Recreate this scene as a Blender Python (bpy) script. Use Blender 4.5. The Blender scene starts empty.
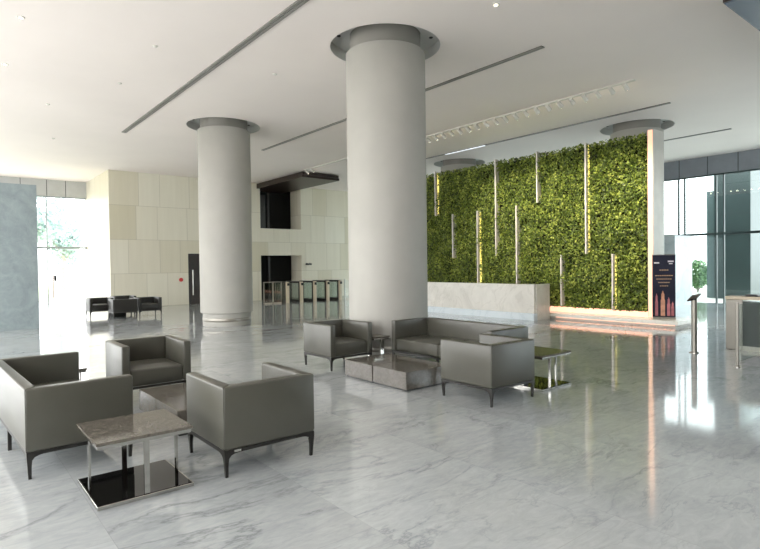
import bpy, bmesh, math, random
import numpy as np
from mathutils import Matrix, Vector

random.seed(7)
rng = np.random.default_rng(11)
SC = bpy.context.scene
PI = math.pi
COL = SC.collection

# ------------------------------------------------------------------ camera
H = 1.65
YAW, PITCH, ROLL, FPX = 0.68107, 0.016822, -0.012728, 547.8
cy_, sy_ = math.cos(YAW), math.sin(YAW)
cp_, sp_ = math.cos(PITCH), math.sin(PITCH)
cr_, sr_ = math.cos(ROLL), math.sin(ROLL)
r0 = Vector((cy_, -sy_, 0)); f0 = Vector((sy_, cy_, 0)); u0 = Vector((0, 0, 1))
fw = f0 * cp_ - u0 * sp_
u1 = u0 * cp_ + f0 * sp_
rt = r0 * cr_ + u1 * sr_
up = u1 * cr_ - r0 * sr_
cam_data = bpy.data.cameras.new('camera')
cam = bpy.data.objects.new('camera', cam_data)
COL.objects.link(cam)
m = Matrix.Identity(4)
for i in range(3):
    m[i][0] = rt[i]; m[i][1] = up[i]; m[i][2] = -fw[i]
m[2][3] = H
cam.matrix_world = m
cam_data.sensor_fit = 'HORIZONTAL'
cam_data.sensor_width = 36
cam_data.lens = FPX / 760 * 36
cam_data.clip_start = 0.05
cam_data.clip_end = 300
SC.camera = cam

# ------------------------------------------------------------------ exposure, sky, daylight
SC.view_settings.view_transform = 'Standard'
SC.view_settings.look = 'None'
SC.view_settings.gamma = 1
SC.view_settings.use_curve_mapping = False
SC.view_settings.exposure = 0.38
SC.cycles.use_denoising = True
SC.cycles.max_bounces = 9
SC.cycles.diffuse_bounces = 5
SC.cycles.glossy_bounces = 5
SC.cycles.transparent_max_bounces = 40
SC.cycles.sample_clamp_indirect = 6
SC.cycles.caustics_reflective = False
SC.cycles.caustics_refractive = False

world = bpy.data.worlds.new('overcast_sky')
SC.world = world
world.use_nodes = True
wb = world.node_tree.nodes['Background']
wb.inputs[0].default_value = (0.97, 0.975, 1.0, 1)
wb.inputs[1].default_value = 4.0


def area(name, loc, rot, sx, sy, power, col):
    d = bpy.data.lights.new(name, 'AREA')
    d.shape = 'RECTANGLE'; d.size = sx; d.size_y = sy
    d.energy = power; d.color = col
    o = bpy.data.objects.new(name, d)
    o.location = loc; o.rotation_euler = rot
    COL.objects.link(o)
    return o


# daylight through the tall window walls (left, left back and right)
area('daylight_left', (-4.7, 9.0, 2.6), (0, math.radians(-90), 0), 4.8, 28, 850, (1.0, 0.98, 0.955))
area('daylight_left_back', (1.5, 28.5, 2.6), (math.radians(-90), 0, 0), 8, 4.8, 60, (1.0, 0.98, 0.95))
area('daylight_right', (23.1, 6.0, 2.6), (0, math.radians(90), 0), 4.6, 22, 35, (0.80, 0.91, 1.0))

area('added_front_right_light', (17.1, -5.8, 2.6), (math.radians(90), 0, 0), 4.4, 4.6, 130, (0.84, 0.92, 1.0))  # unseen light added behind the view to brighten the right slab


# ------------------------------------------------------------------ material helpers
def new_mat(name):
    mt = bpy.data.materials.new(name)
    mt.use_nodes = True
    nt = mt.node_tree
    return mt, nt, nt.nodes['Principled BSDF']


def lin(c):
    return tuple(((v / 255) / 12.92 if v / 255 <= 0.04045 else ((v / 255 + 0.055) / 1.055) ** 2.4) for v in c) + (1,)


def flat(name, rgb, rough=0.5, metal=0.0, spec=0.5, bump=0, bscale=60, var=0.0, vscale=3):
    mt, nt, b = new_mat(name)
    b.inputs['Base Color'].default_value = lin(rgb)
    b.inputs['Roughness'].default_value = rough
    b.inputs['Metallic'].default_value = metal
    b.inputs['Specular IOR Level'].default_value = spec
    tc = nt.nodes.new('ShaderNodeTexCoord')
    if var:
        nz = nt.nodes.new('ShaderNodeTexNoise'); nz.inputs['Scale'].default_value = vscale
        nz.inputs['Detail'].default_value = 6
        nt.links.new(tc.outputs['Object'], nz.inputs['Vector'])
        rp = nt.nodes.new('ShaderNodeValToRGB')
        lo = tuple(max(0, v * (1 - var)) for v in rgb); hi = tuple(min(255, v * (1 + var)) for v in rgb)
        rp.color_ramp.elements[0].position = 0.3; rp.color_ramp.elements[0].color = lin(lo)
        rp.color_ramp.elements[1].position = 0.7; rp.color_ramp.elements[1].color = lin(hi)
        nt.links.new(nz.outputs['Fac'], rp.inputs['Fac'])
        nt.links.new(rp.outputs['Color'], b.inputs['Base Color'])
    if bump:
        n2 = nt.nodes.new('ShaderNodeTexNoise'); n2.inputs['Scale'].default_value = bscale
        n2.inputs['Detail'].default_value = 4
        nt.links.new(tc.outputs['Object'], n2.inputs['Vector'])
        bp = nt.nodes.new('ShaderNodeBump'); bp.inputs['Strength'].default_value = bump
        bp.inputs['Distance'].default_value = 0.01
        nt.links.new(n2.outputs['Fac'], bp.inputs['Height'])
        nt.links.new(bp.outputs['Normal'], b.inputs['Normal'])
    return mt


def emit(name, rgb, strength):
    mt, nt, b = new_mat(name)
    b.inputs['Base Color'].default_value = lin(rgb)
    b.inputs['Emission Color'].default_value = lin(rgb)
    b.inputs['Emission Strength'].default_value = strength
    return mt


def glass(name, tint, f0=0.035):
    mt = bpy.data.materials.new(name); mt.use_nodes = True
    nt = mt.node_tree; nt.nodes.clear()
    out = nt.nodes.new('ShaderNodeOutputMaterial')
    tr = nt.nodes.new('ShaderNodeBsdfTransparent'); tr.inputs['Color'].default_value = tint + (1,)
    gl = nt.nodes.new('ShaderNodeBsdfGlossy'); gl.inputs['Roughness'].default_value = 0.01
    gl.inputs['Color'].default_value = (0.9, 0.95, 0.95, 1)
    lw = nt.nodes.new('ShaderNodeLayerWeight'); lw.inputs['Blend'].default_value = 0.5
    pw = nt.nodes.new('ShaderNodeMath'); pw.operation = 'POWER'; pw.inputs[1].default_value = 5
    nt.links.new(lw.outputs['Facing'], pw.inputs[0])
    fr = nt.nodes.new('ShaderNodeMath'); fr.operation = 'MULTIPLY_ADD'; fr.inputs[1].default_value = 1 - f0; fr.inputs[2].default_value = f0
    nt.links.new(pw.outputs[0], fr.inputs[0])
    mx = nt.nodes.new('ShaderNodeMixShader')
    nt.links.new(fr.outputs[0], mx.inputs['Fac'])
    nt.links.new(tr.outputs[0], mx.inputs[1]); nt.links.new(gl.outputs[0], mx.inputs[2])
    nt.links.new(mx.outputs[0], out.inputs['Surface'])
    return mt


def N(nt, t, **kw):
    n = nt.nodes.new(t)
    for k, v in kw.items():
        n.inputs[k].default_value = v
    return n


def math_n(nt, op, a, b=None, clamp=False):
    n = nt.nodes.new('ShaderNodeMath'); n.operation = op; n.use_clamp = clamp
    for i, v in enumerate((a, b)):
        if v is None:
            continue
        if isinstance(v, (int, float)):
            n.inputs[i].default_value = v
        else:
            nt.links.new(v, n.inputs[i])
    return n.outputs[0]


def mixc(nt, fac, a, b, blend='MIX'):
    n = nt.nodes.new('ShaderNodeMix'); n.data_type = 'RGBA'; n.blend_type = blend
    for idx, v in ((0, fac), (6, a), (7, b)):
        if isinstance(v, (int, float)):
            n.inputs[idx].default_value = v
        elif isinstance(v, tuple):
            n.inputs[idx].default_value = v
        else:
            nt.links.new(v, n.inputs[idx])
    return n.outputs[2]


def ramp(nt, fac, stops):
    r = nt.nodes.new('ShaderNodeValToRGB')
    e = r.color_ramp.elements
    while len(e) < len(stops):
        e.new(0.5)
    for k, (p, c) in zip(e, stops):
        k.position = p; k.color = c
    nt.links.new(fac, r.inputs['Fac'])
    return r.outputs['Color']


def floor_marble():
    mt, nt, b = new_mat('polished_white_marble')
    tc = N(nt, 'ShaderNodeTexCoord')
    sp = N(nt, 'ShaderNodeSeparateXYZ'); nt.links.new(tc.outputs['Object'], sp.inputs[0])
    tx = math_n(nt, 'DIVIDE', math_n(nt, 'SUBTRACT', sp.outputs['X'], 2.1 - 13), 1.3)
    ix = math_n(nt, 'FLOOR', tx)
    ty = math_n(nt, 'DIVIDE', math_n(nt, 'ADD', sp.outputs['Y'], math_n(nt, 'MULTIPLY', ix, 0.9)), 2.7)
    iy = math_n(nt, 'FLOOR', ty)
    cb = N(nt, 'ShaderNodeCombineXYZ'); nt.links.new(ix, cb.inputs[0]); nt.links.new(iy, cb.inputs[1])
    wn = N(nt, 'ShaderNodeTexWhiteNoise'); nt.links.new(cb.outputs[0], wn.inputs['Vector'])
    # every slab is cut from another place of the block
    off = nt.nodes.new('ShaderNodeVectorMath'); off.operation = 'SCALE'
    nt.links.new(wn.outputs['Color'], off.inputs[0]); off.inputs['Scale'].default_value = 3.0
    ad = nt.nodes.new('ShaderNodeVectorMath'); ad.operation = 'ADD'
    nt.links.new(tc.outputs['Object'], ad.inputs[0]); nt.links.new(off.outputs[0], ad.inputs[1])
    mp = N(nt, 'ShaderNodeMapping'); mp.inputs['Rotation'].default_value = (0, 0, math.radians(-7))
    mp.inputs['Scale'].default_value = (0.5, 1.35, 1)
    nt.links.new(ad.outputs[0], mp.inputs['Vector'])
    cl = N(nt, 'ShaderNodeTexNoise', Scale=1.6, Detail=8, Roughness=0.62, Distortion=0.6)
    nt.links.new(mp.outputs[0], cl.inputs['Vector'])
    base = ramp(nt, cl.outputs['Fac'], [(0.25, lin((164, 170, 172))), (0.5, lin((182, 187, 188))), (0.75, lin((196, 200, 200)))])
    fine = N(nt, 'ShaderNodeTexNoise', Scale=9, Detail=8, Roughness=0.7, Distortion=1.2)
    nt.links.new(mp.outputs[0], fine.inputs['Vector'])
    base = mixc(nt, 0.5, base, ramp(nt, fine.outputs['Fac'], [(0.3, lin((158, 164, 166))), (0.7, lin((200, 204, 204)))]), 'MIX')
    # veins: thin ridges of two warped noises
    v1 = N(nt, 'ShaderNodeTexNoise', Scale=0.8, Detail=9, Roughness=0.62, Distortion=0.5)
    nt.links.new(mp.outputs[0], v1.inputs['Vector'])
    d1 = math_n(nt, 'ABSOLUTE', math_n(nt, 'SUBTRACT', v1.outputs['Fac'], 0.5))
    vein = ramp(nt, d1, [(0.0, (1, 1, 1, 1)), (0.007, (0.45, 0.45, 0.45, 1)), (0.026, (0, 0, 0, 1))])
    msk = N(nt, 'ShaderNodeTexNoise', Scale=0.8, Detail=2)
    nt.links.new(ad.outputs[0], msk.inputs['Vector'])
    mk = math_n(nt, 'MULTIPLY', math_n(nt, 'SUBTRACT', msk.outputs['Fac'], 0.40, True), 4.0, True)
    vf = math_n(nt, 'MULTIPLY', math_n(nt, 'MULTIPLY', vein, mk), 0.62)
    base = mixc(nt, vf, base, lin((100, 108, 112)))
    v2 = N(nt, 'ShaderNodeTexNoise', Scale=1.5, Detail=8, Roughness=0.6, Distortion=1.1)
    mp2 = N(nt, 'ShaderNodeMapping'); mp2.inputs['Rotation'].default_value = (0, 0, math.radians(38)); mp2.inputs['Scale'].default_value = (0.45, 1.2, 1)
    nt.links.new(ad.outputs[0], mp2.inputs['Vector']); nt.links.new(mp2.outputs[0], v2.inputs['Vector'])
    d2 = math_n(nt, 'ABSOLUTE', math_n(nt, 'SUBTRACT', v2.outputs['Fac'], 0.52))
    vein2 = ramp(nt, d2, [(0.0, (1, 1, 1, 1)), (0.012, (0, 0, 0, 1))])
    base = mixc(nt, math_n(nt, 'MULTIPLY', math_n(nt, 'MULTIPLY', vein2, math_n(nt, 'SUBTRACT', 1.0, mk)), 0.28), base, lin((112, 120, 122)))
    # slab tone and joints
    tone = math_n(nt, 'ADD', math_n(nt, 'MULTIPLY', wn.outputs['Value'], 0.18), 0.85)
    tcb = N(nt, 'ShaderNodeCombineColor')
    for k in range(3):
        nt.links.new(tone, tcb.inputs[k])
    base = mixc(nt, 1.0, base, tcb.outputs[0], 'MULTIPLY')
    fx = math_n(nt, 'FRACT', tx); fy = math_n(nt, 'FRACT', ty)
    jx = math_n(nt, 'LESS_THAN', fx, 0.003); jy = math_n(nt, 'LESS_THAN', fy, 0.0015)
    jj = math_n(nt, 'MULTIPLY', math_n(nt, 'MAXIMUM', jx, jy), 0.35)
    base = mixc(nt, jj, base, lin((140, 142, 140)))
    nt.links.new(base, b.inputs['Base Color'])
    b.inputs['Roughness'].default_value = 0.075
    b.inputs['IOR'].default_value = 1.62
    return mt


def stone_wall(name, axis):
    """Beige limestone panels in four courses; axis is the horizontal coordinate of the wall."""
    mt, nt, b = new_mat(name)
    tc = N(nt, 'ShaderNodeTexCoord')
    sp = N(nt, 'ShaderNodeSeparateXYZ'); nt.links.new(tc.outputs['Object'], sp.inputs[0])
    u = sp.outputs[axis]; z = sp.outputs['Z']
    row = math_n(nt, 'FLOOR', math_n(nt, 'DIVIDE', z, 1.425))
    wr = N(nt, 'ShaderNodeTexWhiteNoise'); wr.noise_dimensions = '1D'; nt.links.new(row, wr.inputs['W'])
    us = math_n(nt, 'ADD', u, math_n(nt, 'MULTIPLY', wr.outputs['Value'], 1.3))
    # alternate wide and narrow panels: the panel edge is warped by a step
    q = math_n(nt, 'DIVIDE', us, 2.15)
    ci = math_n(nt, 'FLOOR', q); cf = math_n(nt, 'FRACT', q)
    half = math_n(nt, 'GREATER_THAN', cf, 0.6)
    cid = math_n(nt, 'ADD', math_n(nt, 'MULTIPLY', ci, 2), half)
    cb = N(nt, 'ShaderNodeCombineXYZ'); nt.links.new(cid, cb.inputs[0]); nt.links.new(row, cb.inputs[1])
    wn = N(nt, 'ShaderNodeTexWhiteNoise'); nt.links.new(cb.outputs[0], wn.inputs['Vector'])
    tone = ramp(nt, wn.outputs['Value'], [(0.0, lin((209, 202, 178))), (0.35, lin((220, 214, 195))), (0.75, lin((225, 220, 203))), (1.0, lin((227, 223, 208)))])
    mp = N(nt, 'ShaderNodeMapping'); mp.inputs['Scale'].default_value = (5, 5, 0.35)
    nt.links.new(tc.outputs['Object'], mp.inputs['Vector'])
    gr = N(nt, 'ShaderNodeTexNoise', Scale=1.2, Detail=6, Roughness=0.6)
    nt.links.new(mp.outputs[0], gr.inputs['Vector'])
    gc = ramp(nt, gr.outputs['Fac'], [(0.3, (0.93, 0.925, 0.91, 1)), (0.65, (1, 1, 1, 1))])
    c = mixc(nt, 0.8, tone, gc, 'MULTIPLY')
    e1 = math_n(nt, 'LESS_THAN', cf, 0.007)
    e2 = math_n(nt, 'LESS_THAN', math_n(nt, 'ABSOLUTE', math_n(nt, 'SUBTRACT', cf, 0.6)), 0.004)
    e3 = math_n(nt, 'LESS_THAN', math_n(nt, 'FRACT', math_n(nt, 'DIVIDE', z, 1.425)), 0.012)
    ed = math_n(nt, 'MULTIPLY', math_n(nt, 'MAXIMUM', math_n(nt, 'MAXIMUM', e1, e2), e3), 0.55)
    c = mixc(nt, ed, c, lin((160, 153, 134)))
    nt.links.new(c, b.inputs['Base Color'])
    b.inputs['Roughness'].default_value = 0.45
    return mt


def marble(name, lo, hi, vein, scale=1.5, rough=0.25, veinamt=0.5):
    mt, nt, b = new_mat(name)
    tc = N(nt, 'ShaderNodeTexCoord')
    n1 = N(nt, 'ShaderNodeTexNoise', Scale=scale, Detail=9, Roughness=0.65, Distortion=1.0)
    nt.links.new(tc.outputs['Object'], n1.inputs['Vector'])
    c = ramp(nt, n1.outputs['Fac'], [(0.3, lin(lo)), (0.7, lin(hi))])
    n2 = N(nt, 'ShaderNodeTexNoise', Scale=scale * 0.9, Detail=7, Roughness=0.6, Distortion=1.5)
    mp = N(nt, 'ShaderNodeMapping'); mp.inputs['Location'].default_value = (5.2, 1.3, 7.7)
    mp.inputs['Rotation'].default_value = (0.5, 0.6, 0.3)
    nt.links.new(tc.outputs['Object'], mp.inputs['Vector']); nt.links.new(mp.outputs[0], n2.inputs['Vector'])
    d = math_n(nt, 'ABSOLUTE', math_n(nt, 'SUBTRACT', n2.outputs['Fac'], 0.5))
    v = ramp(nt, d, [(0, (veinamt,) * 3 + (1,)), (0.03, (0, 0, 0, 1))])
    c = mixc(nt, v, c, lin(vein))
    nt.links.new(c, b.inputs['Base Color'])
    b.inputs['Roughness'].default_value = rough
    return mt


def leaf_mat(name, stops):
    mt, nt, b = new_mat(name)
    g = N(nt, 'ShaderNodeNewGeometry')
    tc = N(nt, 'ShaderNodeTexCoord')
    nz = N(nt, 'ShaderNodeTexNoise', Scale=2.6, Detail=3)
    nt.links.new(tc.outputs['Object'], nz.inputs['Vector'])
    f = math_n(nt, 'ADD', math_n(nt, 'MULTIPLY', g.outputs['Random Per Island'], 0.75),
               math_n(nt, 'MULTIPLY', math_n(nt, 'SUBTRACT', nz.outputs['Fac'], 0.35), 0.8))
    c = ramp(nt, f, stops)
    nt.links.new(c, b.inputs['Base Color'])
    b.inputs['Roughness'].default_value = 0.45
    return mt


def wood(name, lo, hi, rough=0.35):
    mt, nt, b = new_mat(name)
    tc = N(nt, 'ShaderNodeTexCoord')
    mp = N(nt, 'ShaderNodeMapping'); mp.inputs['Scale'].default_value = (9, 9, 0.7)
    nt.links.new(tc.outputs['Object'], mp.inputs['Vector'])
    n1 = N(nt, 'ShaderNodeTexNoise', Scale=2, Detail=7, Roughness=0.6)
    nt.links.new(mp.outputs[0], n1.inputs['Vector'])
    nt.links.new(ramp(nt, n1.outputs['Fac'], [(0.3, lin(lo)), (0.7, lin(hi))]), b.inputs['Base Color'])
    b.inputs['Roughness'].default_value = rough
    return mt


M = {}
M['floor'] = floor_marble()
M['ceiling'] = flat('white_ceiling_paint', (243, 234, 229), 0.8, var=0.012, vscale=0.4)
M['wall_x'] = stone_wall('beige_limestone_back', 'X')
M['wall_y'] = stone_wall('beige_limestone_side', 'Y')
M['column'] = flat('grey_column_plaster', (169, 167, 160), 0.62, var=0.02, vscale=2, bump=0.06, bscale=90)
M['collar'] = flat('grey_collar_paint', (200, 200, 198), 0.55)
M['neck'] = flat('shaded_neck_grey', (132, 129, 123), 0.55)  # darker than the shaft: shadow around the neck put into its colour
M['beigesteel'] = flat('beige_steel', (206, 192, 168), 0.4, 0.0)
M['greysteel'] = flat('satin_grey_steel', (150, 146, 137), 0.34, 0.6)
M['steel'] = flat('brushed_steel', (196, 192, 184), 0.28, 1.0, var=0.05, vscale=12)
M['chrome'] = flat('polished_chrome', (200, 198, 192), 0.14, 1.0)
M['leather'] = flat('grey_green_leather', (80, 79, 71), 0.31, bump=0.08, bscale=260, var=0.025, vscale=6)
M['darkleather'] = flat('black_leather', (44, 43, 40), 0.4, bump=0.1, bscale=260)
M['graphite'] = flat('graphite_metal', (58, 57, 55), 0.4, 0.6)
M['brownstone'] = marble('brown_grey_stone', (80, 76, 69), (106, 101, 93), (140, 134, 124), 14, 0.10, 0.25)
M['blackglass'] = flat('black_glass', (8, 8, 9), 0.03)
M['smoked'] = flat('smoked_green_panel', (52, 60, 54), 0.15)
M['soffit'] = flat('grey_metal_cladding', (182, 184, 183), 0.5, var=0.02)
M['soffitdark'] = flat('slate_metal_cladding', (136, 140, 147), 0.5, var=0.03)
M['joint'] = flat('dark_joint', (70, 74, 76), 0.6)
M['bluemarble'] = marble('blue_grey_marble', (130, 142, 145), (156, 168, 170), (178, 188, 189), 2.2, 0.3, 0.12)
M['palemarble'] = marble('pale_blue_marble', (216, 228, 234), (232, 240, 244), (192, 206, 214), 0.9, 0.2, 0.4)
M['deskmarble'] = marble('cream_marble', (216, 213, 204), (236, 233, 225), (198, 194, 184), 1.1, 0.22, 0.4)
M['glass'] = glass('clear_window_glass', (0.97, 0.975, 0.97))
M['greenglass'] = glass('green_tinted_glass', (0.86, 0.92, 0.91))
M['gateglass'] = glass('grey_gate_glass', (0.90, 0.94, 0.93))
M['mullion'] = flat('grey_window_metal', (150, 158, 158), 0.4, 0.2)
M['darkmullion'] = flat('dark_green_window_metal', (62, 76, 76), 0.4)
M['darkwood'] = wood('dark_brown_veneer', (30, 22, 18), (48, 36, 30))
M['blackpanel'] = flat('black_panel', (16, 16, 14), 0.7, spec=0.2)
M['diffuser'] = flat('grey_slot_diffuser', (140, 138, 133), 0.5)
M['diffuserdark'] = flat('dark_slot', (92, 90, 86), 0.6)
M['whiteplastic'] = flat('white_plastic', (215, 212, 204), 0.45)
M['blackplastic'] = flat('black_plastic', (26, 26, 27), 0.4)
M['redplastic'] = flat('red_plastic', (190, 40, 36), 0.4)
M['leaf'] = leaf_mat('wall_leaves', [(0.05, lin((40, 54, 15))), (0.35, lin((80, 98, 28))), (0.65, lin((120, 138, 45))), (0.95, lin((182, 190, 86)))])
M['soil'] = flat('dark_planting_felt', (26, 28, 14), 0.9)
M['edgestone'] = flat('grey_edge_stone', (186, 182, 174), 0.4, var=0.03)
M['peachglow'] = emit('peach_face_glow', (255, 204, 172), 0.5)
M['cove'] = emit('peach_cove_led', (255, 196, 168), 0.95)
M['leafglow'] = emit('lit_leaf_glow', (255, 236, 130), 1.1)
M['lamp'] = emit('warm_lamp_face', (255, 236, 205), 14.0)
M['barmetal'] = flat('pale_aluminium_bar', (228, 220, 216), 0.4)
M['paving'] = flat('pale_paving', (205, 205, 198), 0.8, var=0.05)
M['grass'] = flat('bleached_lawn', (196, 206, 170), 0.9, var=0.15, vscale=3)  # grass colour lightened to look washed out by glare
M['treeleaf'] = leaf_mat('bleached_tree_leaves', [(0.05, lin((178, 200, 204))), (0.5, lin((200, 217, 218))), (0.95, lin((216, 228, 222)))])  # leaf tones paled so the crowns read as overexposed
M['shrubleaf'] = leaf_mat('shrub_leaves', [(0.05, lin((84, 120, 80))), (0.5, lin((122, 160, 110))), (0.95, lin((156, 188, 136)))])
M['bark'] = flat('tree_bark', (176, 170, 162), 0.9, var=0.2, vscale=8)
M['teal'] = flat('teal_grey_cladding', (66, 78, 78), 0.3, var=0.04, vscale=1)
M['teallight'] = flat('light_teal_cladding', (96, 112, 112), 0.3, var=0.04, vscale=1)
M['navy'] = flat('navy_print', (24, 26, 44), 0.4, var=0.1, vscale=2)
M['gold'] = flat('gold_print', (172, 142, 110), 0.5)
M['paleprint'] = flat('pale_print', (205, 200, 205), 0.5)
M['pinkprint'] = flat('pink_tower_print', (170, 104, 108), 0.5, var=0.15, vscale=6)
M['tanprint'] = flat('tan_tower_print', (190, 138, 112), 0.5, var=0.15, vscale=6)
M['roofgrey'] = flat('blue_grey_panel', (84, 94, 112), 0.25)
M['pinkmetal'] = flat('pale_pink_metal', (196, 182, 180), 0.4)
M['rubber'] = flat('grey_rubber', (90, 88, 84), 0.7)


# ------------------------------------------------------------------ geometry helpers
def link(name, bm, mats, parent=None, smooth=False):
    me = bpy.data.meshes.new(name)
    bmesh.ops.recalc_face_normals(bm, faces=bm.faces)
    bm.to_mesh(me); bm.free()
    if not isinstance(mats, (list, tuple)):
        mats = [mats]
    for q in mats:
        me.materials.append(q)
    if smooth:
        for p in me.polygons:
            p.use_smooth = True
        try:
            me.set_sharp_from_angle(angle=math.radians(40))
        except Exception:
            pass
    o = bpy.data.objects.new(name, me)
    COL.objects.link(o)
    if parent is not None:
        o.parent = parent
    return o


def box(bm, x0, y0, z0, x1, y1, z1, bev=0.0, seg=2, mi=0):
    t = bmesh.new()
    vs = [t.verts.new((x, y, z)) for z in (z0, z1) for y in (y0, y1) for x in (x0, x1)]
    for f in ((0, 2, 3, 1), (4, 5, 7, 6), (0, 1, 5, 4), (2, 6, 7, 3), (0, 4, 6, 2), (1, 3, 7, 5)):
        t.faces.new([vs[i] for i in f])
    bmesh.ops.recalc_face_normals(t, faces=t.faces)
    if bev > 0:
        bmesh.ops.bevel(t, geom=list(t.edges), offset=bev, segments=seg, profile=0.5, affect='EDGES')
    for f in t.faces:
        f.material_index = mi
    tm = bpy.data.meshes.new('t'); t.to_mesh(tm); t.free()
    bm.from_mesh(tm); bpy.data.meshes.remove(tm)
    return bm


def B(x0, y0, z0, x1, y1, z1, bev=0.0, seg=2):
    return box(bmesh.new(), x0, y0, z0, x1, y1, z1, bev, seg)


def lathe(bm, prof, cx=0, cy=0, n=64, caps=True, mi=0):
    """prof: list of (r, z) from bottom to top."""
    rings = []
    for r, z in prof:
        rings.append([bm.verts.new((cx + r * math.cos(2 * math.pi * k / n), cy + r * math.sin(2 * math.pi * k / n), z)) for k in range(n)])
    for a, b2 in zip(rings, rings[1:]):
        for k in range(n):
            f = bm.faces.new((a[k], a[(k + 1) % n], b2[(k + 1) % n], b2[k])); f.material_index = mi
    if caps:
        f = bm.faces.new(list(reversed(rings[0]))); f.material_index = mi
        f = bm.faces.new(rings[-1]); f.material_index = mi
    return bm


def rod(bm, p0, p1, r0_, r1_=None, n=12):
    p0 = Vector(p0); p1 = Vector(p1)
    r1_ = r0_ if r1_ is None else r1_
    d = (p1 - p0).normalized()
    a = d.orthogonal().normalized(); b2 = d.cross(a)
    A = [bm.verts.new(p0 + (a * math.cos(2 * math.pi * k / n) + b2 * math.sin(2 * math.pi * k / n)) * r0_) for k in range(n)]
    C = [bm.verts.new(p1 + (a * math.cos(2 * math.pi * k / n) + b2 * math.sin(2 * math.pi * k / n)) * r1_) for k in range(n)]
    for k in range(n):
        bm.faces.new((A[k], A[(k + 1) % n], C[(k + 1) % n], C[k]))
    bm.faces.new(list(reversed(A))); bm.faces.new(C)
    return bm


def thing(name, label, cat, loc=(0, 0, 0), rz=0.0, group=None):
    o = bpy.data.objects.new(name, None)
    o.empty_display_size = 0.2
    COL.objects.link(o)
    o.location = loc; o.rotation_euler = (0, 0, rz)
    o['label'] = label; o['category'] = cat
    if group:
        o['group'] = group
    return o


def tag(o, label, cat, group=None):
    o['label'] = label; o['category'] = cat
    if group:
        o['group'] = group
    return o


def struct(name, bm, mats, parent=None):
    o = link(name, bm, mats, parent)
    if parent is None:
        o['kind'] = 'structure'
    return o


def sroot(name):
    o = bpy.data.objects.new(name, None)
    COL.objects.link(o)
    o['kind'] = 'structure'
    return o


def dup(root, loc, rz, label, group=None):
    r = root.copy(); COL.objects.link(r)
    r.location = loc; r.rotation_euler = (0, 0, rz)
    r['label'] = label
    if group:
        r['group'] = group
    for ch in list(root.children):
        c = ch.copy(); COL.objects.link(c); c.parent = r
        for g in list(ch.children):
            d = g.copy(); COL.objects.link(d); d.parent = c
    return r


# ------------------------------------------------------------------ the setting
CZ = 5.7
XL, XR, YF, YB, YW = -5.0, 23.4, -6.0, 28.75, 24.4
XC = 5.55          # corner of the beige stone wall

struct('floor', B(XL - .3, YF - .3, -0.25, XR + .3, YB + .3, 0.0), M['floor'])
COLUMNS = ((6.58, 7.88), (6.53, 15.12), (16.53, 8.0), (16.4, 15.1))
RR = 1.02          # radius of the round ceiling recess about each column
bm = bmesh.new()
cs = [(XL - .3, YF - .3), (XR + .3, YF - .3), (XR + .3, YB + .3), (XL - .3, YB + .3)]
lo = [bm.verts.new((x, y, CZ)) for x, y in cs]
ed = [bm.edges.new((lo[k], lo[(k + 1) % 4])) for k in range(4)]
for (cx, cy) in COLUMNS:
    ring = [bm.verts.new((cx + RR * math.cos(2 * PI * k / 72), cy + RR * math.sin(2 * PI * k / 72), CZ)) for k in range(72)]
    ed += [bm.edges.new((ring[k], ring[(k + 1) % 72])) for k in range(72)]
bmesh.ops.triangle_fill(bm, use_beauty=True, use_dissolve=False, edges=ed, normal=(0, 0, -1))
hi = [bm.verts.new((x, y, CZ + .5)) for x, y in cs]
for k in range(4):
    bm.faces.new((lo[k], lo[(k + 1) % 4], hi[(k + 1) % 4], hi[k]))
bm.faces.new(hi)
struct('ceiling', bm, M['ceiling'])

# back wall with two openings and a door opening
OX0, OX1 = 12.32, 14.6
bm = bmesh.new()
TH = 0.35
for (x0, z0, x1, z1) in ((XC, 0, 8.76, CZ), (8.76, 2.28, 9.95, CZ), (9.95, 0, OX0, CZ), (OX0, 2.21, OX1, 3.53), (OX1, 0, XR + .3, CZ)):
    box(bm, x0, YW, z0, x1, YW + TH, z1)
struct('wall_back', bm, M['wall_x'])
# deep jambs of the two openings
bm = bmesh.new()
box(bm, OX1, YW + TH, 0, OX1 + .3, YW + 1.05, CZ)
struct('wall_jamb', bm, M['wall_y'])
bm = bmesh.new()
box(bm, OX0 - .1, YW + 1.05, 0, OX1 + .4, YW + 1.2, CZ)
box(bm, OX0 - .1, YW + TH, 0, OX0, YW + 1.05, CZ)
struct('wall_lobby_recess', bm, M['blackpanel'])
struct('floor_upper_landing', B(OX0, YW + TH, 2.6, OX1, YW + 1.05, 3.5), M['wall_x'])
struct('wall_side', B(XC, YW + TH, 0, XC + .35, YB + .3, CZ), M['wall_y'])
bm = bmesh.new()
box(bm, OX0 + .9, YW + 1.0, 0, OX0 + 1.02, YW + 1.05, 2.2)
box(bm, OX0 + .9, YW + 1.0, 3.5, OX0 + 1.02, YW + 1.05, CZ)
box(bm, OX0 + .3, YW + 1.02, 3.5, OX0 + .8, YW + 1.05, 5.3)
struct('trim_5', bm, M['darkwood'])

# door in the back wall
d = sroot('door_1')
link('leaf', B(8.76, YW + .08, 0.0, 9.95, YW + .14, 2.28), M['darkwood'], d)
bm = bmesh.new(); rod(bm, (8.97, YW + .03, .42), (8.97, YW + .03, 1.55), 0.022)
for z in (.55, 1.4):
    rod(bm, (8.97, YW + .03, z), (8.97, YW + .09, z), 0.012)
link('door_handle', bm, M['steel'], d)

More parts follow.
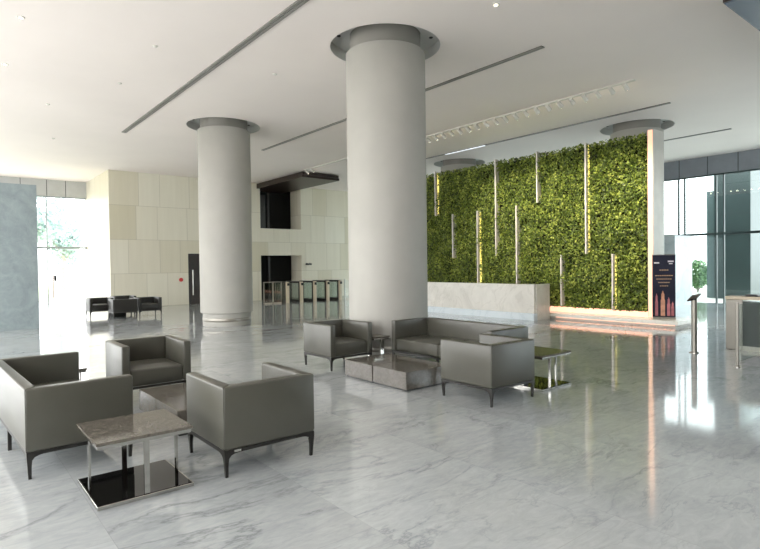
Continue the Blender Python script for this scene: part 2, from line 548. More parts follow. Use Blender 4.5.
# window wall at the far left
def window_wall(name, axis, c, a0, a1, z1, bars, transom, gl, metal, thick=0.06, lower=0):
    r = sroot(name)
    def bx(bm, a, b2, z0, zz1, t):
        if axis == 'x':      # wall runs along x at y = c
            box(bm, a, c - t, z0, b2, c + t, zz1)
        else:
            box(bm, c - t, a, z0, c + t, b2, zz1)
    bm = bmesh.new(); bx(bm, a0, a1, 0.0, z1, 0.008)
    link('glass_pane', bm, gl, r)
    bm = bmesh.new()
    for a in bars:
        bx(bm, a - .02, a + .02, 0, z1, .06)
    if transom:
        bx(bm, a0, a1, transom - .045, transom + .045, .05)
    bx(bm, a0, a1, z1 - .05, z1, .06)
    link('window_frame', bm, metal, r)
    return r

w1 = window_wall('window_1', 'x', YB, XL, XC, 4.97, [-4.9, -2.4, 0.1, 2.0, 3.93], 2.64, M['glass'], M['mullion'])
bm = bmesh.new()
rod(bm, (4.12, YB - .1, .35), (4.12, YB - .1, 1.4), .035)
for z in (.55, 1.35):
    rod(bm, (4.12, YB - .1, z), (4.12, YB, z), .015)
link('door_handle', bm, M['pinkmetal'], w1)
bm = bmesh.new(); box(bm, 4.17, YB - .12, 1.12, 4.27, YB - .01, 1.38, .01)
link('lock_box', bm, M['blackplastic'], w1)
bm = bmesh.new()
box(bm, XL - .3, YB - .12, 4.97, XC, YB + .2, CZ, mi=0)
for x in (-3.2, -1.7, -.2, 1.3, 2.0, 2.95, 3.95, 4.7):
    box(bm, x - .012, YB - .125, 4.97, x + .012, YB - .119, CZ, mi=1)
struct('trim_1', bm, [M['soffit'], M['joint']])

# left window wall (beside and behind the view), right window wall, wall behind the camera
window_wall('window_2', 'y', XL, YF, YB, 4.97, [YF + 2.4 * k for k in range(1, 15)], 2.64, M['glass'], M['mullion'])
struct('trim_2', B(XL - .3, YF - .3, 4.97, XL + .12, YB + .3, CZ), M['soffit'])
window_wall('window_3', 'y', XR, YF, YW, 5.0, [-3.6, -1.2, 1.2, 3.6, 5.6, 7.98, 8.24, 9.39, 9.62, 12, 14.4, 16.8, 19.2, 21.6], 2.70, M['greenglass'], M['darkmullion'])
bm = bmesh.new()
box(bm, XR - .14, YF - .3, 5.0, XR + .3, YW, CZ, mi=0)
for k in range(24):
    y = 6.0 - 1.04 * 10 + 1.04 * k + .42
    if y < YW - .2:
        box(bm, XR - .146, y - .014, 5.0, XR - .138, y + .014, CZ, mi=1)
struct('trim_3', bm, [M['soffitdark'], M['joint']])
bm = bmesh.new()
box(bm, XL - .3, YF - .3, 0, 14.8, YF, CZ); box(bm, 14.8, YF - .3, 5.0, 19.4, YF, CZ); box(bm, 19.4, YF - .3, 0, XR + .3, YF, CZ)
struct('wall_front', bm, M['darkwood'])

window_wall('added_window_4', 'x', YF - .1, 14.8, 19.4, 5.0, [16.3, 17.9], 2.70, M['greenglass'], M['darkmullion'])  # unseen glazing added to go with the front-right light

# marble slab walls by the entrances
struct('wall_left_slab', B(0.3, 18.0, 0, 2.235, 18.35, 4.02), M['bluemarble'])
struct('wall_right_slab', B(21.0, 8.77, 0, 22.5, 9.2, 2.62), M['palemarble'])
bm = bmesh.new()
box(bm, 22.6, 9.52, 2.35, 22.75, 10.4, 2.72); box(bm, 22.6, 9.52, 0, 22.75, 9.72, 2.35)
box(bm, 22.6, 10.2, 0, 22.75, 10.4, 2.35)
struct('door_2', bm, M['soffit'])

# ceiling slots
def slot(x, y0, y1, w, label):
    t = thing('slot_diffuser', label, 'air vent', ((x), (y0 + y1) / 2, CZ), 0, 'linear slot diffusers in the ceiling')
    L = (y1 - y0) / 2
    bm = bmesh.new()
    box(bm, -w / 2, -L, -.012, w / 2, L, 0.0)
    link('slot_panel', bm, M['diffuserdark'], t)
    bm = bmesh.new()
    for dx in (-w / 2 + .012, -w / 6, w / 6, w / 2 - .012):
        box(bm, dx - .012, -L, -.02, dx + .012, L, -.012)
    link('slot_frame', bm, M['diffuser'], t)
    return t

slot(4.42, 3.0, 17.45, .13, 'long grey slot vent in the ceiling nearest the left side of the room')
slot(8.89, 6.05, 17.35, .10, 'long grey slot vent passing behind the big front column near the ceiling middle')
s3 = slot(14.6, 6.2, 17.0, .085, 'long grey slot vent in the ceiling just in front of the green wall')
link('glow_panel', B(-.04, .65, -.028, .04, 2.5, -.02), emit('pale_slot_glow', (235, 240, 248), 0.9), s3)  # brighter stretch of the slot drawn as a glowing strip
slot(19.0, 6.28, 12.0, .085, 'slot vent in the ceiling right of the green wall towards the right windows')


# ------------------------------------------------------------------ columns
def column(cx, cy, label):
    t = thing('column', label, 'column', (cx, cy, 0), 0, 'round grey columns')
    R = .735
    bm = lathe(bmesh.new(), [(.66, .36), (.725, .36), (R, .37), (R, 5.535), (R - .012, 5.55), (.66, 5.55)], n=96)
    link('shaft', bm, M['column'], t, True)
    pl = link('plinth', lathe(bmesh.new(), [(.675, 0), (.675, .36)], n=96), M['column'], t, True)
    link('steel_band', lathe(bmesh.new(), [(.676, .12), (.68, .125), (.68, .215), (.676, .22)], n=96, caps=False), M['greysteel'], pl, True)
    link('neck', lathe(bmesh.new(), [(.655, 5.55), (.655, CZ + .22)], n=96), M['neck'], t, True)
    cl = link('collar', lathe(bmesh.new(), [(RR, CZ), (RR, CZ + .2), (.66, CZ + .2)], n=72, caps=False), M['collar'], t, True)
    for k in range(8):
        a = math.radians(10 + 45 * k)
        bm = lathe(bmesh.new(), [(.03, CZ + .185), (.04, CZ + .2)], .86 * math.cos(a), .86 * math.sin(a), 16)
        link('downlight', bm, M['blackplastic'], cl)
    return t

c0 = column(*COLUMNS[0], 'big round grey column rising behind the grey two-seat sofa, nearest of the columns')
dup(c0, (*COLUMNS[1], 0), 0, 'round grey column standing alone left of the centre before the beige wall')
dup(c0, (*COLUMNS[2], 0), 0, 'round column behind the right end of the green plant wall, only its top showing')
dup(c0, (*COLUMNS[3], 0), 0, 'round column behind the green plant wall, its collar just above the leaves near the middle')


# ------------------------------------------------------------------ dark canopies
t = thing('canopy', 'dark brown flat canopy reaching out of the upper opening of the beige wall', 'canopy', (13.2, 22.5, 5.44))
link('upper_panel', B(-1.05, -2.4, .10, .80, 2.85, .22), M['darkwood'], t)
link('lower_panel', B(-1.05, -2.36, 0, .86, 2.85, .10), M['darkwood'], t)
t = thing('canopy', 'blue grey canopy with a dark brown edge in the top right corner of the ceiling', 'canopy', (8.68, 2.97, 5.26))
link('upper_panel', B(0, -5, .02, 9, 0, .4), M['darkwood'], t)
link('lower_panel', B(.015, -5, 0, 9, -.015, .02), M['roofgrey'], t)

# ------------------------------------------------------------------ living wall
GX, GY0, GY1, GZ0, GZ1 = 14.7, 6.78, 17.2, .34, 5.06
lw = thing('living_wall', 'large green wall of leafy plants with pale vertical bars behind the reception desk', 'plant wall', (GX, 12, 0))
def rel(bm):
    bmesh.ops.translate(bm, verts=bm.verts, vec=(-GX, -12, 0)); return bm
link('backing_panel', rel(B(GX + .08, GY0, .172, GX + .5, GY1, 5.0)), M['soil'], lw)
link('end_panel', rel(B(GX - .10, 6.63, 0.172, GX + .5, 6.78, 5.12)), M['edgestone'], lw)
link('glow_panel', rel(B(GX - .112, 6.645, .19, GX - .10, 6.765, 5.10)), M['peachglow'], lw)  # end face glows by itself in place of the peach light on it
link('cove_light', rel(B(GX - .03, GY0, .175, GX + .02, GY1, .33)), M['cove'], lw)


t = thing('planter_ledge', 'low cream stone ledge with a peach glow under the green wall', 'ledge', (GX, 12, 0))
link('top_slab', rel(B(GX - .55, 5.85, 0.07, GX + .7, GY1, .17, .01)), M['deskmarble'], t)
link('ledge_base', rel(B(GX - .47, 5.93, 0.0, GX + .62, GY1, .07)), M['edgestone'], t)
link('cove_light', rel(B(GX - .50, 5.95, .05, GX - .475, 9.3, .069)), M['cove'], t)


def leaves(n, fpos, size, fdir, tilt=0.7):
    """n folded leaves as one mesh: fpos(n)->(n,3), fdir = facing direction."""
    P = fpos(n)
    nv = np.tile(np.array(fdir, float), (n, 1)) + rng.normal(0, tilt, (n, 3))
    nv /= np.linalg.norm(nv, axis=1)[:, None]
    dn = rng.normal(0, .55, (n, 3)) + np.array([0, 0, -.55])
    d_ = dn - (dn * nv).sum(1)[:, None] * nv
    d_ /= np.linalg.norm(d_, axis=1)[:, None]
    s_ = np.cross(nv, d_)
    L = rng.uniform(size[0], size[1], n)[:, None]; W = L * rng.uniform(.28, .42, n)[:, None]
    v = np.stack([P - d_ * L * .5, P + s_ * W - nv * L * .06, P + d_ * L * .5, P - s_ * W - nv * L * .06, P + d_ * L * .05 + nv * L * .1], 1)
    V = v.reshape(-1, 3)
    b = np.arange(n)[:, None] * 5
    Fc = np.concatenate([b + np.array([0, 1, 4]), b + np.array([1, 2, 4]), b + np.array([2, 3, 4]), b + np.array([3, 0, 4])], 0)
    me = bpy.data.meshes.new('leaves')
    me.from_pydata(V.tolist(), [], Fc.tolist())
    return me


def wall_pos(n):
    y = rng.uniform(GY0 + .02, GY1, n); z = rng.uniform(GZ0, GZ1, n)
    bump = .05 * np.sin(y * 5 + 2 * np.sin(z * 3)) + .05 * np.sin(z * 6.3 + 1.7 * np.sin(y * 2.3))
    x = GX + .02 - rng.uniform(0, .20, n) - bump * .8
    return np.stack([x - GX, y - 12, z], 1)

me = leaves(70000, wall_pos, (.045, .10), (-1, 0, .35))
fo = bpy.data.objects.new('foliage', me); COL.objects.link(fo); me.materials.append(M['leaf'])
fo.parent = lw; fo['kind'] = 'stuff'

bars = ((14.565, 3.47, 5.12, 1), (13.70, 1.88, 3.46, 0), (12.54, .4, 3.48, 1), (11.74, 1.91, 5.12, 0), (10.91, .4, 3.51, 0),
        (10.12, 3.53, 5.11, -1), (8.49, 1.90, 5.07, 1), (9.30, .38, 1.89, 0), (7.70, .32, 1.88, 1))
for (y, z0, z1, glow_side) in bars:
    b_ = link('divider_bar', rel(B(GX - .22, y - .02, z0, GX - .02, y + .02, z1, .004, 1)), M['barmetal'], lw)
    if glow_side:
        yy = y - glow_side * .023
        link('leaf_glow_strip', rel(B(GX - .10, min(yy, yy - glow_side * .006), z0 + .05, GX - .03, max(yy, yy - glow_side * .006), z1 - .05)), M['leafglow'], b_)  # strip's own glow stands for the brightly lit leaves beside the bar

# spotlights on a track along the ceiling, aimed at the green wall
trk = tag(link('light_track', B(12.06, 5.9, CZ - .03, 12.16, 19.95, CZ - .001), M['whiteplastic']), 'thin white ceiling track that carries the row of small spotlights', 'track')
lit = {0, 2, 5, 8, 11, 14, 17}
sp0 = None
for k in range(20):
    y = 6.1 + .335 * k
    lb = 'small pale spotlight on the ceiling track in front of the green wall'
    if sp0 is None:
        sp0 = thing('track_spotlight', lb, 'spotlight', (12.11, y, CZ - .03), 0, 'spotlights along the ceiling track')
        bm = bmesh.new(); rod(bm, (0, 0, 0), (0, 0, -.05), .015); link('bracket', bm, M['whiteplastic'], sp0)
        bm = bmesh.new(); rod(bm, (-.07, 0, -.04), (.08, 0, -.13), .045, .055, 16); link('lamp_head', bm, M['whiteplastic'], sp0)
        bm = bmesh.new(); rod(bm, (.081, 0, -.1305), (.084, 0, -.132), .045, .045, 16); link('lamp_face', bm, M['lamp'], sp0)
    else:
        dup(sp0, (12.11, y, CZ - .03), 0, lb)
    if k in lit:
        dl = bpy.data.lights.new('spot_lamp', 'SPOT')
        dl.energy = 260; dl.color = (1.0, .90, .72); dl.spot_size = math.radians(62); dl.spot_blend = .8
        dl.shadow_soft_size = .05
        lo = bpy.data.objects.new('spot_lamp', dl); COL.objects.link(lo)
        lo.location = (12.24, y, CZ - .2)
        lo.rotation_euler = Vector((2.4, 0, -2.6)).to_track_quat('-Z', 'Y').to_euler()
for (y) in (19.3, 19.7):
    dup(sp0, (12.11, y, CZ - .03), 0, 'small pale spotlight on the far end of the ceiling track left of the big column')

# ------------------------------------------------------------------ reception desk
t = thing('reception_desk', 'long cream marble reception desk in front of the green wall', 'desk', (13.3, 9.42, 0))
link('front_panel', B(.07, .04, .2, .17, 6.6, 1.04, .004, 1), M['deskmarble'], t)
link('plinth', B(0, 0, 0, .17, 6.6, .2, .004, 1), M['palemarble'], t)
link('end_panel', B(.17, .02, 0, .82, .14, 1.04, .004, 1), M['deskmarble'], t)
link('counter_top', B(.17, .14, .98, .55, 6.6, 1.03), M['deskmarble'], t)
link('work_top', B(.17, .14, .70, .80, 6.6, .74), M['darkwood'], t)


# ------------------------------------------------------------------ armchairs and sofas
def leg_bm(x, y, sx, sy, h):
    bm = bmesh.new()
    rings = []
    for z, s, e in ((0, .022, .012), (h * .5, .028, .006), (h * .78, .036, .002), (h * .90, .055, 0), (h * .96, .085, 0), (h, .13, 0)):
        w = s
        # outer corner stays put while the leg flares inward under the rail
        x1 = x - sx * e; y1 = y - sy * e
        flare = 0.034 if s > .04 else s
        if s <= .04:
            pts = [(x1, y1), (x1 - sx * w, y1), (x1 - sx * w, y1 - sy * w), (x1, y1 - sy * w)]
        else:
            pts = [(x1, y1), (x1 - sx * w, y1), (x1 - sx * w * .55, y1 - sy * w * .55), (x1, y1 - sy * w)]
        rings.append([bm.verts.new((px, py, z)) for px, py in pts])
    for a, b2 in zip(rings, rings[1:]):
        for k in range(4):
            bm.faces.new((a[k], a[(k + 1) % 4], b2[(k + 1) % 4], b2[k]))
    bm.faces.new(rings[0]); bm.faces.new(rings[-1])
    return bm


def cushion_bm(x0, y0, z0, x1, y1, z1, bev=.035, crown=.018, nx=10, ny=10):
    bm = bmesh.new()
    box(bm, x0, y0, z0, x1, y1, z1)
    bmesh.ops.subdivide_edges(bm, edges=list(bm.edges), cuts=6, use_grid_fill=True)
    cx, cy = (x0 + x1) / 2, (y0 + y1) / 2
    for v in bm.verts:
        u = (v.co.x - cx) / (x1 - x0) * 2; w = (v.co.y - cy) / (y1 - y0) * 2
        if v.co.z > z1 - 1e-4:
            v.co.z += crown * (1 - u * u) * (1 - w * w) - .012 * (max(abs(u), abs(w)) ** 8)
        if v.co.y < y0 + 1e-4:
            q = (v.co.z - z0) / (z1 - z0)
            v.co.y -= .018 * (1 - u * u) * math.sin(math.pi * min(1, q))
    es = [e for e in bm.edges if e.calc_face_angle(0) > 1.0]
    bmesh.ops.bevel(bm, geom=es, offset=bev * .7, segments=3, profile=.5, affect='EDGES')
    return bm


def prism(pts, z0, z1, bev):
    bm = bmesh.new()
    a = [bm.verts.new((x, y, z0)) for x, y in pts]; c = [bm.verts.new((x, y, z1)) for x, y in pts]
    bm.faces.new(a); bm.faces.new(c)
    n = len(pts)
    for k in range(n):
        bm.faces.new((a[k], a[(k + 1) % n], c[(k + 1) % n], c[k]))
    bmesh.ops.recalc_face_normals(bm, faces=bm.faces)
    bmesh.ops.bevel(bm, geom=list(bm.edges), offset=bev, segments=3, profile=.5, affect='EDGES')
    return bm


def seat_unit(name, label, cat, W, D, mat, frame_mat, seats, loc, rz, group=None, Ht=.715, plate=False):
    t = thing(name, label, cat, loc, rz, group)
    a = .095; zb = .215; w2 = W / 2; d2 = D / 2
    link('backrest', prism([(-w2, d2), (-w2 + a, d2 - a), (w2 - a, d2 - a), (w2, d2)], zb, Ht, .016), mat, t, True)
    for s in (-1, 1):
        link('armrest', prism([(s * w2, -d2), (s * (w2 - a), -d2), (s * (w2 - a), d2 - a), (s * w2, d2)], zb, Ht, .016), mat, t, True)
    iw = (W - 2 * a) / seats
    for k in range(seats):
        x0 = -w2 + a + k * iw
        link('seat', cushion_bm(x0 + .002, -d2 + .02, zb, x0 + iw - .002, d2 - a - .002, .43), mat, t, True)
    bm = bmesh.new(); rw = .03; z0, z1 = .187, zb
    i_ = .006
    box(bm, -w2 + i_, -d2 + i_, z0, w2 - i_, -d2 + i_ + rw, z1); box(bm, -w2 + i_, d2 - i_ - rw, z0, w2 - i_, d2 - i_, z1)
    box(bm, -w2 + i_, -d2 + i_ + rw, z0, -w2 + i_ + rw, d2 - i_ - rw, z1); box(bm, w2 - i_ - rw, -d2 + i_ + rw, z0, w2 - i_, d2 - i_ - rw, z1)
    link('base_frame', bm, frame_mat, t)
    for sx in (-1, 1):
        for sy in (-1, 1):
            link('leg', leg_bm(sx * (w2 - i_), sy * (d2 - i_), sx, sy, .19), frame_mat, t)
    if seats > 1:
        for sy in (-1, 1):
            link('leg', B(-.02, sy * (d2 - i_) - (.03 if sy > 0 else 0), 0, .02, sy * (d2 - i_) + (.03 if sy < 0 else 0), .19), frame_mat, t)
    if plate:
        link('metal_tag', B(.27, d2 - i_, .192, .33, d2 - i_ + .004, .212), M['chrome'], t)
    return t

PI = math.pi
CG = 'grey leather armchairs'
cD = seat_unit('armchair', 'grey leather armchair seen from behind, right of the small glass-based table', 'armchair', .83, .82, M['leather'], M['graphite'], 1, (2.125, 4.47, 0), PI, CG, plate=True)
cB = seat_unit('armchair', 'grey leather armchair facing the camera beyond the left low stone table', 'armchair', .83, .82, M['leather'], M['graphite'], 1, (2.11, 7.40, 0), 0, CG)
dup(cB, (5.17, 7.52, 0), 0, 'grey leather armchair facing the camera left of the big front column')
dup(cB, (5.32, 4.46, 0), PI, 'grey leather armchair seen from behind before the two-seat sofa, rightmost of the seats')
SG = 'grey leather two-seat sofas'
sA = seat_unit('sofa', 'grey leather two-seat sofa cut by the left edge of the photo', 'sofa', 1.96, .81, M['leather'], M['graphite'], 2, (.875, 6.05, 0), PI / 2 + math.radians(2.6), SG)
seat_unit('sofa', 'grey leather two-seat sofa in front of the big round column', 'sofa', 2.16, .85, M['leather'], M['graphite'], 2, (6.39, 6.0, 0), -PI / 2, SG)


# ------------------------------------------------------------------ low stone tables
def stone_table(loc, label, X1, parts):
    t = thing('coffee_table', label, 'coffee table', loc, 0, 'low brown stone coffee tables')
    for (y0, y1, x1) in parts:
        link('stone_block', B(0, y0, .02, x1, y1, .25, .003, 1), M['brownstone'], t)
        link('base_plinth', B(.02, y0 + .015, 0, x1 - .02, y1 - .015, .02), M['blackplastic'], t)
    return t
stone_table((4.72, 5.31, 0), 'low brown grey stone table between the armchairs and the sofa by the big column', .84, ((0, .70, .84), (.72, 1.37, .84)))
stone_table((1.80, 5.39, 0), 'low brown grey stone table mostly hidden between the left sofa and armchairs', .84, ((0, .665, .84), (.685, 1.29, .84)))


# ------------------------------------------------------------------ side tables
def side_table(loc, label, w, d, h=.46):
    t = thing('side_table', label, 'side table', loc, 0, 'side tables with black glass bases')
    w2, d2 = w / 2, d / 2
    link('table_top', B(-w2, -d2, h - .022, w2, d2, h, .003, 1), M['brownstone'], t)
    bm = bmesh.new(); i_ = .012; r_ = .03
    z0, z1 = h - .05, h - .022
    box(bm, -w2 + i_, -d2 + i_, z0, w2 - i_, -d2 + i_ + r_, z1); box(bm, -w2 + i_, d2 - i_ - r_, z0, w2 - i_, d2 - i_, z1)
    box(bm, -w2 + i_, -d2 + i_ + r_, z0, -w2 + i_ + r_, d2 - i_ - r_, z1); box(bm, w2 - i_ - r_, -d2 + i_ + r_, z0, w2 - i_, d2 - i_ - r_, z1)
    link('top_frame', bm, M['chrome'], t)
    for (x, y, a, b2) in ((0, -d2 + .02, .019, .007), (0, d2 - .02, .019, .007), (-w2 + .02, 0, .007, .019), (w2 - .02, 0, .007, .019)):
        link('leg', B(x - a, y - b2, .03, x + a, y + b2, h - .05), M['chrome'], t)
    base = link('base_plate', B(-w2, -d2, 0, w2, d2, .028, .002, 1), M['chrome'], t)
    link('glass_inset', B(-w2 + .012, -d2 + .012, .028, w2 - .012, d2 - .012, .031), M['blackglass'], base)
    return t
side_table((1.15, 4.42, 0), 'square side table with stone top and black glass base in the left foreground', .665, .655)
side_table((5.775, 7.26, 0), 'small dark side table squeezed between the armchair and sofa by the big column', .34, .34)
side_table((6.34, 4.46, 0), 'side table right of the rightmost armchair, its black base reflecting the green wall', .665, .655)
side_table((1.06, 7.66, 0), 'side table half hidden behind the left sofa near its far arm', .665, .655)

# ------------------------------------------------------------------ far seats by the left windows
FG = 'black armchairs by the far left window'
fA = seat_unit('armchair', 'black far armchair turning its back, middle of the group by the left window', 'armchair', .76, .70, M['darkleather'], M['graphite'], 1, (4.83, 19.65, 0), PI, FG, Ht=.64)
dup(fA, (4.4, 20.95, 0), .0, 'leftmost black armchair of the far group against the bright left window')
dup(fA, (5.35, 21.7, 0), 0, 'black far armchair behind the middle one, only its top showing')
dup(fA, (5.70, 19.9, 0), 0, 'rightmost black armchair of the far group beside the beige wall corner')
t = thing('low_table', 'small black low table among the far black armchairs', 'table', (4.83, 20.33, 0))
link('table_top', B(-.25, -.25, .27, .25, .25, .30), M['blackglass'], t)
link('base_block', B(-.22, -.22, 0, .22, .22, .27), M['blackpanel'], t)

# ------------------------------------------------------------------ turnstiles at the back
def turnstile(loc, label, group, rz=0, L=1.15):
    t = thing('turnstile', label, 'turnstile', loc, rz, group)
    w = .065
    link('end_post', B(-w, -.10, 0, w, .02, .95, .01), M['beigesteel'], t)
    link('end_post', B(-w, L, 0, w, L + .1, .95, .01), M['beigesteel'], t)
    bm = bmesh.new()
    for s in (-1, 1):
        x0, x1 = (-w, -w + .02) if s < 0 else (w - .02, w)
        box(bm, x0, .02, 0, x1, L, .10); box(bm, x0, .02, .88, x1, L, .95)
        box(bm, x0, .02, .10, x1, .12, .90); box(bm, x0, L - .1, .10, x1, L, .90)
    link('side_frame', bm, M['graphite'], t)
    for s in (-1, 1):
        xx = s * (w - .01)
        link('glass_panel', B(xx - .004, .12, .10, xx + .004, L - .1, .90), M['gateglass'], t)
    link('top_cap', B(-w - .01, -.1, .95, w + .01, L + .1, .965, .004, 1), M['graphite'], t)
    rd = link('card_reader', B(-.05, -.14, .78, .05, -.10, .9, .005, 1), M['blackplastic'], t)
    return t
TG = 'turnstiles before the beige wall'
names = ('first from the left', 'second from the left', 'third from the left', 'fourth from the left', 'last on the right beside the big column')
t0 = None
for k in range(5):
    lb = 'glass-sided steel turnstile in the far row, ' + names[k]
    loc = (12.27 + .72 * k, 21.8, 0)
    if t0 is None:
        t0 = turnstile(loc, lb, TG)
    else:
        dup(t0, loc, 0, lb)
t = thing('glass_barrier', 'clear glass barrier with a steel frame left of the far turnstiles', 'barrier', (11.15, 21.9, 0))
link('glass_panel', B(.04, -.006, .06, .88, .006, .94), M['gateglass'], t)
link('top_rail', B(0, -.02, .94, .9, .02, .98), M['greysteel'], t)
link('bottom_rail', B(0, -.02, 0, .9, .02, .06), M['steel'], t)
for x in (0, .43, .86):
    link('post', B(x, -.025, 0, x + .04, .025, .98), M['greysteel'], t)
t = thing('glass_barrier', 'pale glass barrier right of the far turnstiles, half behind the big column', 'barrier', (15.5, 21.9, 0))
link('glass_panel', B(.04, -.006, .06, 1.0, .006, .94), M['glass'], t)
for x in (0, .5, 1.0):
    link('post', B(x, -.025, 0, x + .04, .025, 1.0), M['steel'], t)

# small fixtures on the back wall
bm = lathe(bmesh.new(), [(.085, 0), (.085, .05), (.06, .07)], n=24)
o = link('fire_call_point', bm, M['redplastic']); o.rotation_euler = (PI / 2, 0, 0); o.location = (8.42, YW, 1.12)
tag(o, 'small red fire call point on the beige wall left of the dark door', 'alarm button')
t = thing('wall_camera', 'small black twin device on the beige wall right of the lower opening', 'security camera', (14.98, YW, 1.75))
bm = bmesh.new(); rod(bm, (-.08, -.14, 0), (-.08, 0, .02), .05); link('camera_body', bm, M['blackplastic'], t)
bm = bmesh.new(); rod(bm, (.1, -.14, 0), (.1, 0, .02), .05); link('camera_body', bm, M['blackplastic'], t)
link('bracket', B(-.14, -.02, -.03, .16, 0, .04), M['blackplastic'], t)

# ceiling downlights and detectors
dg = 'small ceiling fittings'
d0 = None
for (x, y, lb) in ((1.14, 10.46, 'small lit downlight in the ceiling at the top left corner'),
                   (1.14, 13.03, 'small lit downlight in the ceiling by the left edge'),
                   (6.87, 5.52, 'small round ceiling fitting at the top right of the big column')):
    if d0 is None:
        d0 = thing('downlight', lb, 'ceiling light', (x, y, CZ), 0, dg)
        link('trim_ring', lathe(bmesh.new(), [(.03, -.015), (.05, -.01), (.055, 0)], n=24), M['whiteplastic'], d0)
        link('lamp_face', lathe(bmesh.new(), [(.026, -.018), (.026, -.015)], n=24), M['lamp'], d0)
    else:
        dup(d0, (x, y, CZ), 0, lb)
g0 = None
for (x, y, lb) in ((2.215, 15.55, 'round ceiling detector above the left marble slab'),
                   (3.19, 10.36, 'tiny ceiling detector left of the first slot vent, nearer one'),
                   (3.2, 12.88, 'tiny ceiling detector left of the first slot vent, farther one'),
                   (5.62, 10.36, 'tiny ceiling detector between the two columns'),
                   (2.9, 19.5, 'tiny ceiling detector near the far left window')):
    if g0 is None:
        g0 = thing('smoke_detector', lb, 'detector', (x, y, CZ), 0, dg)
        link('detector_base', lathe(bmesh.new(), [(.045, -.012), (.045, 0)], n=24), M['whiteplastic'], g0)
        link('detector_cap', lathe(bmesh.new(), [(.02, -.03), (.03, -.025), (.035, -.012)], n=24), M['whiteplastic'], g0)
    else:
        dup(g0, (x, y, CZ), 0, lb)

# ------------------------------------------------------------------ banner by the green wall
YAWB = math.radians(-52)
t = thing('standing_banner', 'navy roll-up banner with gold lines and pink towers beside the green wall', 'banner', (14.50, 6.33, .17), YAWB)
link('base_box', B(-.30, -.06, 0, .30, .06, .07, .01), M['steel'], t)
pn = link('panel', B(-.295, -.006, .07, .295, .006, 1.86), M['navy'], t)
bm = bmesh.new(); box(bm, -.30, -.012, 1.86, .30, .012, 1.885); rod(bm, (0, .03, .05), (0, .03, 1.87), .01)
link('support_pole', bm, M['steel'], t)
yf = -.0062
bm = bmesh.new()
for (z, w, n) in ((1.43, .24, 4), (1.27, .46, 8), (1.17, .40, 8), (1.07, .30, 6), (.97, .22, 5)):
    x = -w / 2
    for k in range(n):
        q = w / n
        box(bm, x + .006, yf - .003, z - .013, x + q - .006, yf, z + .013); x += q
link('gold_lines', bm, M['gold'], pn)
bm = bmesh.new()
box(bm, -.25, yf - .003, 1.62, -.12, yf, 1.66); box(bm, .10, yf - .003, 1.66, .25, yf, 1.70)
box(bm, .13, yf - .003, 1.60, .22, yf, 1.63)
link('emblems', bm, M['paleprint'], pn)
def tower(x, w, h, mat):
    bm = bmesh.new()
    pts = [(-w, 0), (w, 0), (w, h * .62), (w * .7, h * .66), (w * .7, h * .85), (w * .35, h * .9), (0, h), (-w * .35, h * .9), (-w * .7, h * .85), (-w * .7, h * .66), (-w, h * .62)]
    a = [bm.verts.new((x + px, yf, .1 + pz)) for px, pz in pts]; c = [bm.verts.new((x + px, yf - .004, .1 + pz)) for px, pz in pts]
    bm.faces.new(a); bm.faces.new(list(reversed(c)))
    for k in range(len(a)):
        bm.faces.new((a[k], a[(k + 1) % len(a)], c[(k + 1) % len(a)], c[k]))
    return link('printed_tower', bm, mat, pn)
tower(-.19, .035, .66, M['pinkprint']); tower(-.03, .055, .74, M['tanprint']); tower(.12, .04, .55, M['pinkprint']); tower(.22, .035, .42, M['pinkprint'])

t.scale = (.92, .92, .885)

# ------------------------------------------------------------------ right foreground: reader post, glass barrier, gate
t = thing('reader_post', 'steel post with a slanted dark reader plate standing alone on the right', 'post', (10.6, 4.1, 0))
link('base_flange', lathe(bmesh.new(), [(.085, 0), (.085, .012), (.06, .02)], n=32), M['steel'], t, True)
link('pole', lathe(bmesh.new(), [(.048, .012), (.048, .97)], n=32), M['greysteel'], t, True)
bm = B(-.13, -.08, -.012, .13, .08, .012, .004, 1)
bmesh.ops.rotate(bm, verts=bm.verts, cent=(0, 0, 0), matrix=Matrix.Rotation(math.radians(-24), 3, Vector((.63, .77, 0))))
bmesh.ops.translate(bm, verts=bm.verts, vec=(0, 0, 1.0))
link('reader_plate', bm, M['blackplastic'], t)

t = thing('glass_barrier', 'glass barrier on slim steel posts at the right edge of the photo', 'barrier', (9.62, 3.1, 0))
for x in (0, 1.17):
    p = link('post', lathe(bmesh.new(), [(.024, .0), (.024, 1.0)], x, 0, n=24), M['greysteel'], t, True)
    link('base_flange', lathe(bmesh.new(), [(.05, 0), (.05, .012), (.03, .02)], x, 0, n=24), M['steel'], p, True)
link('glass_panel', B(.04, -.006, .08, 1.13, .006, .97), M['gateglass'], t)

t = thing('turnstile', 'wide steel gate cabinet behind the glass barrier at the right edge', 'turnstile', (11.5, 3.9, 0), 0)
link('cabinet_end', B(0, -.28, 0, .30, 0, .93, .008, 1), M['greysteel'], t)
link('side_panel', B(.01, -1.5, .08, .29, -.28, .90), M['smoked'], t)
bm = bmesh.new(); box(bm, 0, -1.5, 0, .3, -.28, .08); box(bm, 0, -1.8, 0, .3, -1.5, .93)
link('base_frame', bm, M['greysteel'], t)
link('top_cover', B(-.01, -1.8, .93, .31, .01, .99, .01), M['beigesteel'], t)
link('card_reader', B(.05, -.5, .99, .25, -.3, 1.03, .01), M['blackplastic'], t)

# ------------------------------------------------------------------ outside
bm = bmesh.new()
box(bm, -60, YB + .3, -.3, 60, 90, -.02); box(bm, XR + .3, -60, -.3, 90, YB + .3, -.02); box(bm, -60, -60, -.3, XL - .3, YB + .3, -.02)
struct('ground_paving', bm, M['paving'])
struct('ground_lawn', B(-20, 33, -.02, 14, 70, .02), M['grass'])


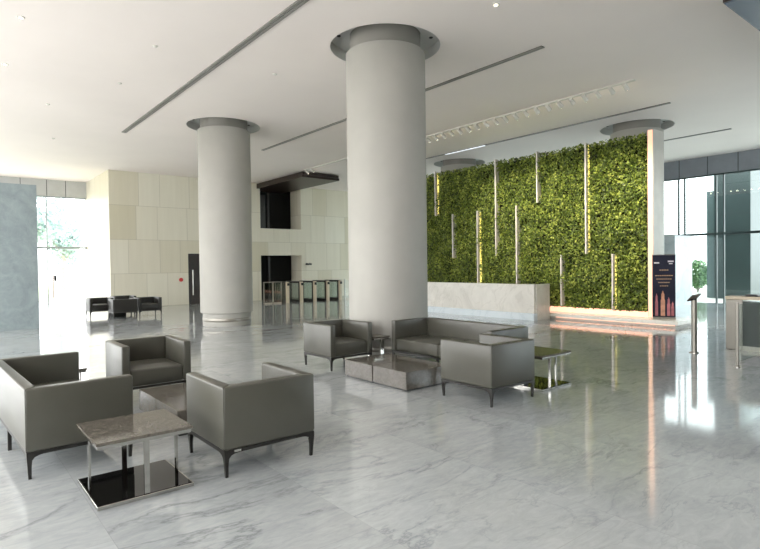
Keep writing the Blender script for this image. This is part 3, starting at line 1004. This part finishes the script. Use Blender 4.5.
def tree(loc, label, h, cr, n, seed):
    t = thing('tree', label, 'tree', loc, 0, 'trees outside the left windows')
    bm = bmesh.new(); rod(bm, (0, 0, 0), (.1, 0, h * .6), .16, .09)
    for a in range(5):
        rod(bm, (.08, 0, h * (.4 + .03 * a)), (math.cos(a * 1.3) * cr * .6, math.sin(a * 1.3) * cr * .6, h * .75), .06, .02, 8)
    link('trunk', bm, M['bark'], t)
    blobs = [(rng.normal(0, cr * .45), rng.normal(0, cr * .45), h * .72 + rng.normal(0, cr * .35), cr * rng.uniform(.35, .6)) for _ in range(9)]
    def pos(n):
        out = []
        for k in range(n):
            bx, by, bz, br = blobs[k % 9]
            v = rng.normal(0, 1, 3); v /= np.linalg.norm(v); out.append(np.array([bx, by, bz]) + v * br * rng.uniform(.75, 1))
        return np.array(out)
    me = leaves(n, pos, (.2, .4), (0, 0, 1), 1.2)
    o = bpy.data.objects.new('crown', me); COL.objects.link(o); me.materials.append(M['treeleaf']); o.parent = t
    o['kind'] = 'stuff'
tree((4.2, 40, 0), 'glare-bleached tree seen through the far left window, left of the two', 7.2, 2.2, 2600, 1)
tree((7.4, 47, 0), 'glare-bleached tree seen through the far left window, farther and right of the two', 5.2, 1.8, 2000, 2)

t = thing('building', 'dark teal clad block outside the right windows', 'building', (27.0, 8.9, 0))
link('wall', B(0, -.7, 0, 3, .72, 7), M['teal'], t)
bm = bmesh.new()
for z in (1.0, 1.9, 2.8, 3.7, 4.6, 5.5):
    box(bm, -.012, -.7, z - .012, 0, .72, z + .012)
link('joint', bm, M['joint'], t)
link('side_wall', B(.2, .72, 0, 3, 1.08, 4.8), M['teallight'], t)

t = thing('shrub', 'green shrub outside the right windows left of the dark teal block', 'shrub', (31.5, 12.0, 0))
bm = bmesh.new()
for a in range(6):
    rod(bm, (0, 0, 0), (.35 * math.cos(a), .35 * math.sin(a), .9), .03, .012, 8)
link('stem', bm, M['bark'], t)
def spos(n):
    v = rng.normal(0, 1, (n, 3)); v /= np.linalg.norm(v, axis=1)[:, None]
    return v * np.array([.7, .7, .75]) * rng.uniform(.6, 1, (n, 1)) + np.array([0, 0, .95])
me = leaves(1500, spos, (.12, .22), (0, 0, 1), 1.2)
o = bpy.data.objects.new('foliage', me); COL.objects.link(o); me.materials.append(M['shrubleaf']); o.parent = t; o['kind'] = 'stuff'
